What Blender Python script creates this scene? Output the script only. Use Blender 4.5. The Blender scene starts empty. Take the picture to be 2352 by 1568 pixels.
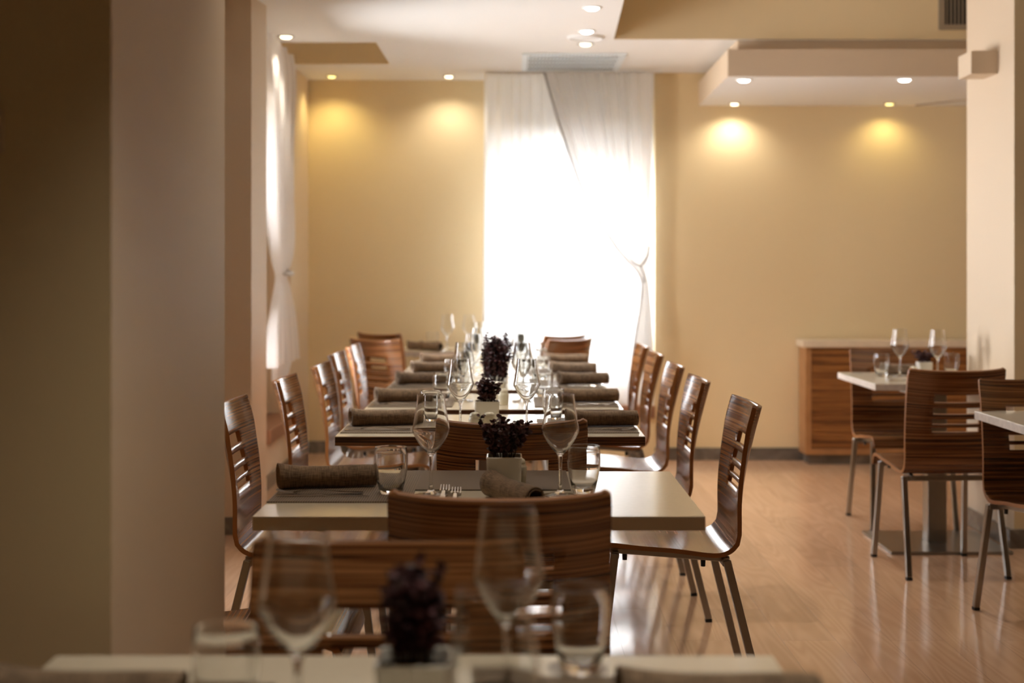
import bpy, bmesh, math, random
from mathutils import Vector, Matrix
random.seed(7)
S = bpy.context.scene
COL = S.collection
PI = math.pi

# ------------------------------------------------------------------ camera
F = 3267.0           # focal length in pixels (50 mm on 36 mm, 2352 px wide)
HY = 621.0           # horizon row
EYE = 1.30
cam = bpy.data.objects.new('camera', bpy.data.cameras.new('camera'))
COL.objects.link(cam)
cam.location = (0, 0, EYE)
cam.rotation_euler = (PI/2, 0, 0)
cam.data.lens = 50.0
cam.data.sensor_width = 36.0
cam.data.shift_y = -163.0/2352.0
cam.data.clip_start = 0.05
cam.data.dof.use_dof = True
cam.data.dof.focus_distance = 4.0
cam.data.dof.aperture_fstop = 2.6
S.camera = cam

# ------------------------------------------------------------------ colour management and world
S.view_settings.view_transform = 'Standard'
S.view_settings.look = 'None'
S.view_settings.gamma = 1.0
S.view_settings.use_curve_mapping = False
S.view_settings.exposure = 1.22
w = bpy.data.worlds.new('overcast_sky'); S.world = w
w.use_nodes = True
bg = w.node_tree.nodes['Background']
bg.inputs[0].default_value = (0.93, 0.96, 1.0, 1)
bg.inputs[1].default_value = 18.0
cy = S.cycles
cy.max_bounces = 12; cy.diffuse_bounces = 5; cy.glossy_bounces = 5
cy.transmission_bounces = 10; cy.transparent_max_bounces = 12
cy.sample_clamp_indirect = 6.0; cy.blur_glossy = 0.6
cy.caustics_reflective = False; cy.caustics_refractive = True
cy.use_denoising = True
cy.use_adaptive_sampling = True; cy.adaptive_threshold = 0.02

def portal(name, loc, rot, sx, sy):
    d = bpy.data.lights.new(name, 'AREA'); d.shape = 'RECTANGLE'; d.size = sx; d.size_y = sy
    d.cycles.is_portal = True
    o = bpy.data.objects.new(name, d); COL.objects.link(o); o.location = loc; o.rotation_euler = rot
    return o
# daylight enters through the windows (portals only guide the sampling of the sky)
portal('daylight_back_window', (0.47, 10.49, 1.39), (-PI/2, 0, 0), 0.98, 1.3)
portal('daylight_left_window', (-1.92, 7.67, 1.2), (0, -PI/2, 0), 1.85, 0.80)
portal('daylight_side_window', (-2.34, 5.7, 1.32), (0, -PI/2, 0), 1.98, 0.42)

# ------------------------------------------------------------------ materials
def mat(name):
    m = bpy.data.materials.new(name); m.use_nodes = True
    nt = m.node_tree
    return m, nt, nt.nodes['Principled BSDF']
def N(nt, t, **k):
    n = nt.nodes.new(t)
    for a, b in k.items():
        if a.startswith('i_'):
            n.inputs[a[2:].replace('_', ' ')].default_value = b
        else: setattr(n, a, b)
    return n
def plain(name, col, rough=0.6, metal=0.0, spec=0.5, bump=0.0, bscale=200.0, var=0.0):
    m, nt, p = mat(name)
    p.inputs['Base Color'].default_value = (*col, 1)
    p.inputs['Roughness'].default_value = rough
    p.inputs['Metallic'].default_value = metal
    p.inputs['Specular IOR Level'].default_value = spec
    if bump or var:
        tc = N(nt, 'ShaderNodeTexCoord')
        no = N(nt, 'ShaderNodeTexNoise', i_Scale=bscale, i_Detail=3.0)
        nt.links.new(tc.outputs['Object'], no.inputs['Vector'])
        if bump:
            b = N(nt, 'ShaderNodeBump', i_Strength=bump, i_Distance=0.002)
            nt.links.new(no.outputs['Fac'], b.inputs['Height'])
            nt.links.new(b.outputs['Normal'], p.inputs['Normal'])
        if var:
            r = N(nt, 'ShaderNodeValToRGB')
            r.color_ramp.elements[0].position = 0.3; r.color_ramp.elements[1].position = 0.7
            r.color_ramp.elements[0].color = (*[c*(1-var) for c in col], 1)
            r.color_ramp.elements[1].color = (*[min(1, c*(1+var)) for c in col], 1)
            nt.links.new(no.outputs['Fac'], r.inputs[0])
            nt.links.new(r.outputs[0], p.inputs['Base Color'])
    return m
M = {}
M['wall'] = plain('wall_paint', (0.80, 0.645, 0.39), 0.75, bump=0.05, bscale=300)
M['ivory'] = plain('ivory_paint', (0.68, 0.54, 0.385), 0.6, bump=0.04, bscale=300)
M['ceil'] = plain('ceiling_paint', (0.84, 0.825, 0.79), 0.85)
M['frame_white'] = plain('white_window_frame', (0.85, 0.85, 0.83), 0.35)
M['white_plastic'] = plain('white_plastic', (0.8, 0.8, 0.78), 0.4)
M['steel'] = plain('brushed_steel', (0.36, 0.34, 0.31), 0.30, metal=1.0)
M['chrome'] = plain('cutlery_steel', (0.72, 0.70, 0.67), 0.16, metal=1.0)
M['rubber'] = plain('black_rubber', (0.012, 0.012, 0.012), 0.6)
M['laminate'] = plain('cream_laminate', (0.77, 0.69, 0.55), 0.15, var=0.02, bscale=60)
M['cream_edge'] = plain('cream_edge', (0.52, 0.40, 0.26), 0.4)
M['ceramic'] = plain('white_ceramic', (0.80, 0.77, 0.70), 0.15)
M['ceramic_cream'] = plain('cream_ceramic', (0.72, 0.68, 0.54), 0.15)
M['soil'] = plain('dark_soil', (0.02, 0.013, 0.01), 0.95, bump=0.6, bscale=150)
M['stem'] = plain('stem', (0.06, 0.035, 0.02), 0.6)
M['stone_top'] = plain('pale_stone', (0.74, 0.62, 0.46), 0.3, var=0.05, bscale=20)
M['bay_white'] = plain('bay_lining_paint', (0.86, 0.86, 0.86), 0.7)
M['parapet'] = plain('balcony_plaster', (0.34, 0.33, 0.31), 0.8)
M['black'] = plain('black_void', (0.01, 0.009, 0.008), 0.8)
M['vent_white'] = plain('vent_metal', (0.80, 0.88, 0.92), 0.4)
M['vent_backing'] = plain('vent_shadow_metal', (0.16, 0.18, 0.19), 0.5)
M['vent_grey'] = plain('vent_grey', (0.32, 0.25, 0.17), 0.5)
M['pink'] = plain('pink_petal', (0.75, 0.25, 0.25), 0.6)
M['leafgreen'] = plain('green_leaf', (0.06, 0.12, 0.03), 0.5)

def glass(name):
    m, nt, p = mat(name)
    p.inputs['Base Color'].default_value = (0.97, 0.975, 0.97, 1)
    p.inputs['Roughness'].default_value = 0.0
    p.inputs['IOR'].default_value = 1.47
    p.inputs['Transmission Weight'].default_value = 1.0
    return m
M['glass'] = glass('clear_glass')
def pane_mat():
    m = bpy.data.materials.new('window_pane'); m.use_nodes = True; nt = m.node_tree; nt.nodes.clear()
    o = N(nt, 'ShaderNodeOutputMaterial'); mx = N(nt, 'ShaderNodeMixShader')
    t = N(nt, 'ShaderNodeBsdfTransparent'); g = N(nt, 'ShaderNodeBsdfGlossy'); g.inputs['Roughness'].default_value = 0.02
    fr = N(nt, 'ShaderNodeFresnel', i_IOR=1.45)
    nt.links.new(fr.outputs[0], mx.inputs[0]); nt.links.new(t.outputs[0], mx.inputs[1]); nt.links.new(g.outputs[0], mx.inputs[2])
    nt.links.new(mx.outputs[0], o.inputs[0]); return m
M['pane'] = pane_mat()
def sheer(name, col, transp, transl):
    m = bpy.data.materials.new(name); m.use_nodes = True; nt = m.node_tree; nt.nodes.clear()
    o = N(nt, 'ShaderNodeOutputMaterial')
    d = N(nt, 'ShaderNodeBsdfDiffuse'); d.inputs[0].default_value = (*col, 1)
    t = N(nt, 'ShaderNodeBsdfTranslucent'); t.inputs[0].default_value = (*col, 1)
    tr = N(nt, 'ShaderNodeBsdfTransparent')
    m1 = N(nt, 'ShaderNodeMixShader'); m1.inputs[0].default_value = transl
    m2 = N(nt, 'ShaderNodeMixShader'); m2.inputs[0].default_value = transp
    nt.links.new(d.outputs[0], m1.inputs[1]); nt.links.new(t.outputs[0], m1.inputs[2])
    nt.links.new(m1.outputs[0], m2.inputs[1]); nt.links.new(tr.outputs[0], m2.inputs[2])
    nt.links.new(m2.outputs[0], o.inputs[0]); return m
M['sheer'] = sheer('sheer_voile', (0.95, 0.95, 0.95), 0.07, 0.62)
M['side_cloth'] = sheer('side_curtain_cloth', (0.93, 0.91, 0.90), 0.10, 0.60)
M['cloth_solid'] = sheer('folded_cloth', (0.60, 0.58, 0.56), 0.0, 0.25)
M['curtain'] = sheer('curtain_cloth', (0.88, 0.86, 0.84), 0.04, 0.45)

def zebrano(name, c_dark, c_mid, c_light, coord='UV', scale=(0.9, 165.0, 1.0), rough=0.25, wave=0.3):
    m, nt, p = mat(name)
    tc = N(nt, 'ShaderNodeTexCoord'); mp = N(nt, 'ShaderNodeMapping')
    mp.inputs['Scale'].default_value = scale
    nt.links.new(tc.outputs[coord], mp.inputs['Vector'])
    # a slow distortion so that the stripes wander
    nd = N(nt, 'ShaderNodeTexNoise', i_Scale=5.0, i_Detail=1.0)
    nt.links.new(tc.outputs[coord], nd.inputs['Vector'])
    sc = N(nt, 'ShaderNodeVectorMath', operation='SCALE'); sc.inputs['Scale'].default_value = wave
    nt.links.new(nd.outputs['Color'], sc.inputs[0])
    ad = N(nt, 'ShaderNodeVectorMath', operation='ADD')
    nt.links.new(mp.outputs[0], ad.inputs[0]); nt.links.new(sc.outputs[0], ad.inputs[1])
    n1 = N(nt, 'ShaderNodeTexNoise', i_Scale=1.0, i_Detail=3.0, i_Roughness=0.65)
    nt.links.new(ad.outputs[0], n1.inputs['Vector'])
    r = N(nt, 'ShaderNodeValToRGB')
    e = r.color_ramp.elements
    e[0].position = 0.40; e[0].color = (*c_dark, 1)
    e[1].position = 0.63; e[1].color = (*c_light, 1)
    x = e.new(0.47); x.color = (*c_mid, 1)
    nt.links.new(n1.outputs['Fac'], r.inputs[0])
    nt.links.new(r.outputs[0], p.inputs['Base Color'])
    p.inputs['Roughness'].default_value = rough
    p.inputs['Specular IOR Level'].default_value = 0.55
    p.inputs['Coat Weight'].default_value = 0.35; p.inputs['Coat Roughness'].default_value = 0.16
    return m
M['zebra'] = zebrano('zebrano_veneer', (0.030, 0.009, 0.003), (0.14, 0.048, 0.014), (0.35, 0.155, 0.055))
M['ply'] = plain('ply_edge', (0.30, 0.115, 0.030), 0.4)
M['zebra_edge'] = zebrano('zebrano_table_edge', (0.030, 0.008, 0.003), (0.10, 0.035, 0.012), (0.24, 0.11, 0.045), 'Object', (2.0, 2.0, 180.0), 0.35, 0.6)
M['side_wood'] = zebrano('sideboard_wood', (0.14, 0.045, 0.010), (0.27, 0.10, 0.022), (0.40, 0.17, 0.045), 'Object', (1.2, 1.2, 55.0), 0.4, 0.5)
M['side_edge'] = plain('sideboard_solid_wood', (0.42, 0.21, 0.085), 0.45, var=0.12, bscale=12)
M['sill_wood'] = plain('sill_wood', (0.30, 0.14, 0.075), 0.4, var=0.15, bscale=14)
M['dist_wood'] = plain('pale_table_edge', (0.62, 0.54, 0.47), 0.4, var=0.12, bscale=30)

def linen():
    m, nt, p = mat('taupe_linen')
    tc = N(nt, 'ShaderNodeTexCoord')
    def noise(s):
        mp = N(nt, 'ShaderNodeMapping'); mp.inputs['Scale'].default_value = s
        nt.links.new(tc.outputs['UV'], mp.inputs['Vector'])
        n = N(nt, 'ShaderNodeTexNoise', i_Scale=1.0, i_Detail=2.0)
        nt.links.new(mp.outputs[0], n.inputs['Vector']); return n
    a = noise((520, 40, 1)); b = noise((40, 520, 1)); c = noise((25, 25, 1))
    s1 = N(nt, 'ShaderNodeMath', operation='ADD'); nt.links.new(a.outputs['Fac'], s1.inputs[0]); nt.links.new(b.outputs['Fac'], s1.inputs[1])
    s2 = N(nt, 'ShaderNodeMath', operation='MULTIPLY_ADD'); nt.links.new(c.outputs['Fac'], s2.inputs[0]); s2.inputs[1].default_value = 0.4; nt.links.new(s1.outputs[0], s2.inputs[2])
    r = N(nt, 'ShaderNodeMapRange'); r.inputs[1].default_value = 0.9; r.inputs[2].default_value = 1.5
    nt.links.new(s2.outputs[0], r.inputs[0])
    cr = N(nt, 'ShaderNodeValToRGB')
    cr.color_ramp.elements[0].color = (0.085, 0.052, 0.031, 1); cr.color_ramp.elements[1].color = (0.37, 0.255, 0.16, 1)
    nt.links.new(r.outputs[0], cr.inputs[0]); nt.links.new(cr.outputs[0], p.inputs['Base Color'])
    bp = N(nt, 'ShaderNodeBump', i_Strength=0.35, i_Distance=0.001)
    nt.links.new(s1.outputs[0], bp.inputs['Height']); nt.links.new(bp.outputs[0], p.inputs['Normal'])
    p.inputs['Roughness'].default_value = 0.85
    p.inputs['Sheen Weight'].default_value = 0.08
    return m
M['linen'] = linen()

def woven():
    m, nt, p = mat('woven_placemat')
    tc = N(nt, 'ShaderNodeTexCoord')
    w1 = N(nt, 'ShaderNodeTexWave', wave_type='BANDS', bands_direction='X', i_Scale=55.0, i_Distortion=0.4)
    w2 = N(nt, 'ShaderNodeTexWave', wave_type='BANDS', bands_direction='Y', i_Scale=90.0, i_Distortion=0.2)
    for q in (w1, w2): nt.links.new(tc.outputs['Object'], q.inputs['Vector'])
    mu = N(nt, 'ShaderNodeMath', operation='MULTIPLY'); nt.links.new(w1.outputs['Fac'], mu.inputs[0]); nt.links.new(w2.outputs['Fac'], mu.inputs[1])
    mx = N(nt, 'ShaderNodeMath', operation='MAXIMUM'); nt.links.new(mu.outputs[0], mx.inputs[0])
    m3 = N(nt, 'ShaderNodeMath', operation='MULTIPLY'); nt.links.new(w1.outputs['Fac'], m3.inputs[0]); m3.inputs[1].default_value = 0.75
    nt.links.new(m3.outputs[0], mx.inputs[1])
    cr = N(nt, 'ShaderNodeValToRGB')
    cr.color_ramp.elements[0].color = (0.085, 0.058, 0.038, 1); cr.color_ramp.elements[1].color = (0.32, 0.24, 0.165, 1)
    nt.links.new(mx.outputs[0], cr.inputs[0]); nt.links.new(cr.outputs[0], p.inputs['Base Color'])
    bp = N(nt, 'ShaderNodeBump', i_Strength=0.4, i_Distance=0.001); nt.links.new(mx.outputs[0], bp.inputs['Height']); nt.links.new(bp.outputs[0], p.inputs['Normal'])
    p.inputs['Roughness'].default_value = 0.6
    return m
M['mat'] = woven()

def floor_mat():
    m, nt, p = mat('laminate_floor')
    tc = N(nt, 'ShaderNodeTexCoord')
    mp = N(nt, 'ShaderNodeMapping'); mp.inputs['Rotation'].default_value = (0, 0, PI/2)
    nt.links.new(tc.outputs['Object'], mp.inputs['Vector'])
    br = N(nt, 'ShaderNodeTexBrick')
    br.offset = 0.37; br.inputs['Scale'].default_value = 1.0
    br.inputs['Brick Width'].default_value = 1.25; br.inputs['Row Height'].default_value = 0.19
    br.inputs['Mortar Size'].default_value = 0.0012; br.inputs['Mortar Smooth'].default_value = 0.3
    br.inputs['Color1'].default_value = (0.45, 0.45, 0.45, 1); br.inputs['Color2'].default_value = (0.55, 0.55, 0.55, 1)
    br.inputs['Mortar'].default_value = (0.36, 0.36, 0.36, 1)
    nt.links.new(mp.outputs[0], br.inputs['Vector'])
    # long wood grain, with cathedral figures
    g = N(nt, 'ShaderNodeMapping'); g.inputs['Scale'].default_value = (7.0, 0.55, 1.0)
    nt.links.new(tc.outputs['Object'], g.inputs['Vector'])
    off = N(nt, 'ShaderNodeVectorMath', operation='ADD'); nt.links.new(g.outputs[0], off.inputs[0])
    os_ = N(nt, 'ShaderNodeVectorMath', operation='SCALE'); os_.inputs['Scale'].default_value = 37.0
    nt.links.new(br.outputs['Color'], os_.inputs[0]); nt.links.new(os_.outputs[0], off.inputs[1])
    nf = N(nt, 'ShaderNodeTexNoise', i_Scale=1.0, i_Detail=1.5, i_Distortion=0.3)
    nt.links.new(off.outputs[0], nf.inputs['Vector'])
    ml = N(nt, 'ShaderNodeMath', operation='MULTIPLY'); ml.inputs[1].default_value = 90.0
    nt.links.new(nf.outputs['Fac'], ml.inputs[0])
    sn = N(nt, 'ShaderNodeMath', operation='SINE'); nt.links.new(ml.outputs[0], sn.inputs[0])
    mr = N(nt, 'ShaderNodeMapRange'); mr.inputs[1].default_value = -1; nt.links.new(sn.outputs[0], mr.inputs[0])
    cr = N(nt, 'ShaderNodeValToRGB')
    cr.color_ramp.elements[0].color = (0.64, 0.40, 0.25, 1); cr.color_ramp.elements[1].color = (0.71, 0.455, 0.295, 1)
    nt.links.new(mr.outputs[0], cr.inputs[0])
    mm = N(nt, 'ShaderNodeMix', data_type='RGBA', blend_type='MULTIPLY'); mm.inputs[0].default_value = 1.0
    nt.links.new(cr.outputs[0], mm.inputs[6])
    s2 = N(nt, 'ShaderNodeVectorMath', operation='SCALE'); s2.inputs['Scale'].default_value = 2.0
    nt.links.new(br.outputs['Color'], s2.inputs[0]); nt.links.new(s2.outputs[0], mm.inputs[7])
    nt.links.new(mm.outputs[2], p.inputs['Base Color'])
    b = N(nt, 'ShaderNodeBump', i_Strength=0.10, i_Distance=0.0008)
    nt.links.new(mr.outputs[0], b.inputs['Height'])
    b2 = N(nt, 'ShaderNodeBump', i_Strength=0.4, i_Distance=0.001)
    nt.links.new(br.outputs['Fac'], b2.inputs['Height']); b2.invert = True; nt.links.new(b.outputs[0], b2.inputs['Normal'])
    nt.links.new(b2.outputs[0], p.inputs['Normal'])
    p.inputs['Roughness'].default_value = 0.13
    p.inputs['Specular IOR Level'].default_value = 0.7
    return m
M['floor'] = floor_mat()

def marble():
    m, nt, p = mat('grey_marble_skirting')
    tc = N(nt, 'ShaderNodeTexCoord')
    n = N(nt, 'ShaderNodeTexNoise', i_Scale=3.5, i_Detail=5.0, i_Distortion=1.2)
    nt.links.new(tc.outputs['Object'], n.inputs['Vector'])
    cr = N(nt, 'ShaderNodeValToRGB')
    e = cr.color_ramp.elements
    e[0].position = 0.35; e[0].color = (0.10, 0.085, 0.07, 1)
    e[1].position = 0.75; e[1].color = (0.40, 0.35, 0.29, 1)
    x = e.new(0.55); x.color = (0.17, 0.145, 0.12, 1)
    nt.links.new(n.outputs['Fac'], cr.inputs[0]); nt.links.new(cr.outputs[0], p.inputs['Base Color'])
    p.inputs['Roughness'].default_value = 0.25
    return m
M['marble'] = marble()

def leaf_mat():
    m, nt, p = mat('purple_leaf')
    gi = N(nt, 'ShaderNodeTexCoord')
    n = N(nt, 'ShaderNodeTexNoise', i_Scale=55.0, i_Detail=1.0)
    nt.links.new(gi.outputs['Object'], n.inputs['Vector'])
    cr = N(nt, 'ShaderNodeValToRGB')
    e = cr.color_ramp.elements
    e[0].position = 0.35; e[0].color = (0.028, 0.014, 0.018, 1)
    e[1].position = 0.70; e[1].color = (0.17, 0.068, 0.075, 1)
    nt.links.new(n.outputs['Fac'], cr.inputs[0]); nt.links.new(cr.outputs[0], p.inputs['Base Color'])
    p.inputs['Roughness'].default_value = 0.5
    return m
M['leaf'] = leaf_mat()

def emit(name, col, strength):
    m = bpy.data.materials.new(name); m.use_nodes = True; nt = m.node_tree; nt.nodes.clear()
    o = N(nt, 'ShaderNodeOutputMaterial'); e = N(nt, 'ShaderNodeEmission')
    e.inputs[0].default_value = (*col, 1); e.inputs[1].default_value = strength
    nt.links.new(e.outputs[0], o.inputs[0]); return m
M['lamp_warm'] = emit('warm_lamp', (1.0, 0.84, 0.55), 3.0)
M['lamp_yellow'] = emit('yellow_lamp', (1.0, 0.78, 0.25), 1.6)
M['lamp_white'] = emit('white_lamp', (1.0, 0.93, 0.84), 7.0)

# ------------------------------------------------------------------ mesh helpers
def obj(name, bm, m, parent=None, smooth=False, bevel=0.0, seg=2, angle=35):
    me = bpy.data.meshes.new(name)
    bm.normal_update()
    bm.to_mesh(me); bm.free()
    for x in (m if isinstance(m, (list, tuple)) else [m]): me.materials.append(x)
    if smooth:
        for p in me.polygons: p.use_smooth = True
    o = bpy.data.objects.new(name, me); COL.objects.link(o)
    if parent: o.parent = parent
    if bevel:
        b = o.modifiers.new('bevel', 'BEVEL'); b.width = bevel; b.segments = seg
        b.limit_method = 'ANGLE'; b.angle_limit = math.radians(angle); b.harden_normals = False
    return o
def tag(o, label, cat, group=None, kind=None):
    o['label'] = label; o['category'] = cat
    if group: o['group'] = group
    if kind: o['kind'] = kind
    return o
def thing(name, label, cat, loc=(0, 0, 0), rz=0, group=None):
    o = bpy.data.objects.new(name, None); COL.objects.link(o)
    o.empty_display_size = 0.05
    o.location = loc; o.rotation_euler = (0, 0, rz)
    return tag(o, label, cat, group)
def struct(o):
    o['kind'] = 'structure'; return o
def dup(root, loc, rz, label, group=None):
    r = root.copy(); COL.objects.link(r); r.location = loc; r.rotation_euler = (0, 0, rz)
    r['label'] = label
    if group: r['group'] = group
    for ch in list(root.children):
        c = ch.copy(); COL.objects.link(c); c.parent = r
        for g in list(ch.children):
            d = g.copy(); COL.objects.link(d); d.parent = c
    return r
def box(bm, x0, x1, y0, y1, z0, z1, mi=0):
    v = [bm.verts.new(p) for p in ((x0,y0,z0),(x1,y0,z0),(x1,y1,z0),(x0,y1,z0),(x0,y0,z1),(x1,y0,z1),(x1,y1,z1),(x0,y1,z1))]
    fs = []
    for q in ((0,3,2,1),(4,5,6,7),(0,1,5,4),(1,2,6,5),(2,3,7,6),(3,0,4,7)):
        f = bm.faces.new([v[i] for i in q]); f.material_index = mi; fs.append(f)
    return fs
def bx(*a):
    bm = bmesh.new(); box(bm, *a); return bm
def prism(bm, poly, z0, z1, mi_side=0, mi_bot=0, mi_top=0):
    a = [bm.verts.new((x, y, z0)) for x, y in poly]; b = [bm.verts.new((x, y, z1)) for x, y in poly]
    n = len(poly)
    f = bm.faces.new(list(reversed(a))); f.material_index = mi_bot
    f = bm.faces.new(b); f.material_index = mi_top
    for i in range(n):
        f = bm.faces.new((a[i], a[(i+1) % n], b[(i+1) % n], b[i])); f.material_index = mi_side
def lathe(bm, prof, seg=40, center=(0, 0)):
    rings = []
    for r, z in prof:
        if r < 1e-6: rings.append([bm.verts.new((center[0], center[1], z))])
        else: rings.append([bm.verts.new((center[0]+r*math.cos(2*PI*i/seg), center[1]+r*math.sin(2*PI*i/seg), z)) for i in range(seg)])
    for A, B in zip(rings[:-1], rings[1:]):
        if len(A) == 1 and len(B) == 1: continue
        for i in range(seg):
            j = (i+1) % seg
            if len(A) == 1: bm.faces.new((A[0], B[j], B[i]))
            elif len(B) == 1: bm.faces.new((A[i], A[j], B[0]))
            else: bm.faces.new((A[i], A[j], B[j], B[i]))
def bar(bm, p, q, w=0.02, d=0.02, side=Vector((1, 0, 0))):
    """square bar from p to q; w along `side`"""
    p = Vector(p); q = Vector(q); t = (q-p).normalized()
    s = (side - t*side.dot(t)).normalized(); u = t.cross(s)
    vs = []
    for c in (p, q):
        for a, b in ((-1,-1),(1,-1),(1,1),(-1,1)):
            vs.append(bm.verts.new(c + s*a*w/2 + u*b*d/2))
    for f in ((0,1,2,3),(7,6,5,4),(0,4,5,1),(1,5,6,2),(2,6,7,3),(3,7,4,0)):
        bm.faces.new([vs[i] for i in f])
def tube(bm, pts, rad, seg=6):
    pts = [Vector(p) for p in pts]; prev = None
    n = len(pts)
    for i, p in enumerate(pts):
        t = (pts[min(i+1, n-1)] - pts[max(i-1, 0)]).normalized()
        a = t.orthogonal().normalized() if prev is None else (prev[1] - t*prev[1].dot(t)).normalized()
        b = t.cross(a); r = rad[i] if isinstance(rad, (list, tuple)) else rad
        ring = [bm.verts.new(p + (a*math.cos(2*PI*k/seg) + b*math.sin(2*PI*k/seg))*r) for k in range(seg)]
        if prev:
            for k in range(seg): bm.faces.new((prev[0][k], prev[0][(k+1) % seg], ring[(k+1) % seg], ring[k]))
        else: bm.faces.new(list(reversed(ring)))
        prev = (ring, a)
    bm.faces.new(prev[0])
def X(px, D): return (px-1176.0)*D/F
def Z(py, D): return EYE - (py-HY)*D/F

# ------------------------------------------------------------------ room shell
CZ = 2.655
fl = bmesh.new(); box(fl, -3.4, 6.6, -4.2, 10.6, -0.1, 0.0)
struct(obj('floor', fl, M['floor']))
# low ceiling with the raised coffer on the right and the curtain pocket on the left; 0 wall paint, 1 ceiling paint
c = bmesh.new()
prism(c, [(-3.4, -4.2), (0.42, -4.2), (0.561, 7.13), (0.597, 8.34), (0.597, 8.46), (-3.4, 8.46)], CZ, 3.05, 0, 1, 0)
prism(c, [(0.597, 8.34), (6.6, 8.34), (6.6, 10.6), (-0.803, 10.6), (-0.803, 9.34), (-0.81, 8.46), (0.597, 8.46)], CZ, 3.05, 0, 1, 0)
prism(c, [(-3.4, 9.34), (-0.803, 9.34), (-0.803, 10.6), (-3.4, 10.6)], CZ, 3.05, 0, 1, 0)
box(c, -3.4, 6.6, -4.2, 10.6, 3.05, 3.15, 1)
struct(obj('ceiling', c, [M['wall'], M['ceil']]))
# dropped soffit over the right back wall
s = bmesh.new()
prism(s, [(1.259, 8.29), (6.6, 8.29), (6.6, 9.765), (1.28, 9.765)], 2.43, 2.59, 0, 1, 0)
prism(s, [(1.33, 8.37), (6.6, 8.37), (6.6, 9.765), (1.33, 9.765)], 2.59, CZ, 0, 1, 0)
struct(obj('trim_1', s, [M['ivory'], M['ceil']]))
s = bmesh.new(); prism(s, [(2.75, 9.70), (3.45, 8.75), (3.47, 8.765), (2.77, 9.715)], 2.424, 2.4305)
struct(obj('trim_2', s, M['vent_grey']))
# back wall: left part set back, window bay, right part
b = bmesh.new(); box(b, -1.75, -0.20, 10.14, 10.5, 0, CZ)
struct(obj('wall_back_left', b, M['wall']))
b = bmesh.new(); box(b, -0.20, -0.02, 10.14, 10.5, 0, CZ); box(b, 0.95, 1.0, 10.14, 10.5, 0, CZ)
box(b, -0.02, 0.95, 10.14, 10.5, 0, 0.74); box(b, -0.02, 0.95, 10.14, 10.5, 2.03, CZ)
struct(obj('wall_window_bay', b, M['bay_white']))
b = bmesh.new(); box(b, -3.0, 4.0, 11.6, 11.75, -0.2, 0.92); struct(obj('wall_balcony', b, M['parapet']))
b = bmesh.new(); box(b, -3.0, 4.0, 10.5, 11.6, -0.2, 0.0); struct(obj('floor_balcony', b, M['parapet']))
b = bmesh.new(); box(b, 0.98, 6.6, 9.765, 10.5, 0, CZ)
struct(obj('wall_back_right', b, M['wall']))
# left wall with the window niche
b = bmesh.new(); box(b, -1.75, -1.452, 9.32, 10.14, 0, CZ)
box(b, -1.75, -1.452, 7.25, 9.32, 0, 0.28)
box(b, -1.9, -1.60, 7.25, 9.32, 2.1, 3.0)
box(b, -1.9, -1.60, 8.06, 9.32, 0.28, 2.1)
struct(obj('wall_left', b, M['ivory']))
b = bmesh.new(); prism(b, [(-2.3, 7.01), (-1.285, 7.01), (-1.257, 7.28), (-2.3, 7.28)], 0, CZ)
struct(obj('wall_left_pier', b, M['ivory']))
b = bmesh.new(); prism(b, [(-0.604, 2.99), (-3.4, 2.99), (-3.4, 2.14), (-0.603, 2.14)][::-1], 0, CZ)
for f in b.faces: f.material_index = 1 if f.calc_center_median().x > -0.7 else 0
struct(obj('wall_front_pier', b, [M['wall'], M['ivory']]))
# left wall of the middle bay, with its own tall window
b = bmesh.new(); box(b, -2.35, -2.1, 2.99, 5.5, 0, CZ); box(b, -2.35, -2.1, 5.9, 7.01, 0, CZ)
box(b, -2.35, -2.1, 5.5, 5.9, 0, 0.35); box(b, -2.35, -2.1, 5.5, 5.9, 2.3, CZ)
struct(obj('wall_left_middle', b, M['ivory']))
b = bmesh.new(); box(b, -3.55, -3.4, -4.2, 2.2, 0, 3.1); struct(obj('wall_left_near', b, M['wall']))
b = bmesh.new(); box(b, -3.5, 6.7, -4.35, -4.2, 0, 3.1); struct(obj('wall_rear', b, M['wall']))
b = bmesh.new(); box(b, 6.6, 6.75, -4.2, 10.5, 0, 3.1); struct(obj('wall_right', b, M['wall']))
b = bmesh.new(); prism(b, [(2.352, 6.66), (3.3, 6.66), (3.3, 7.31), (2.338, 7.31)], 0, 3.05)
for f in b.faces: f.material_index = 1 if f.calc_center_median().x < 2.5 else 0
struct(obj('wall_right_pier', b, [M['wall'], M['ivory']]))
b = bmesh.new(); box(b, 2.218, 2.36, 6.87, 7.07, 2.25, 2.362); struct(obj('trim_3', b, M['ivory'], bevel=0.002))
# skirting
def skirt(name, *bs):
    b = bmesh.new()
    for q in bs: box(b, *q)
    struct(obj(name, b, M['marble'], bevel=0.003))
skirt('baseboard_back', (-1.452, 0.95, 10.125, 10.14, 0, 0.085), (0.98, 6.6, 9.75, 9.765, 0, 0.085))
skirt('baseboard_left', (-1.452, -1.438, 7.3, 10.12, 0, 0.085))
skirt('baseboard_left_pier', (-2.1, -1.27, 6.995, 7.01, 0, 0.085))
skirt('baseboard_right_pier', (2.325, 2.338, 6.65, 7.32, 0, 0.09), (2.325, 3.3, 6.645, 6.66, 0, 0.09))
# window sills
b = bmesh.new(); box(b, -0.17, 0.978, 9.72, 10.16, 0.29, 0.375)
o = struct(obj('trim_4', b, M['sill_wood'], bevel=0.003))
b = bmesh.new(); box(b, -0.17, 0.978, 9.745, 10.14, 0.0, 0.29); struct(obj('wall_under_window', b, M['wall']))
b = bmesh.new(); box(b, -1.74, -1.41, 8.3, 9.315, 0.28, 0.366)
struct(obj('trim_5', b, M['sill_wood'], bevel=0.003))

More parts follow.
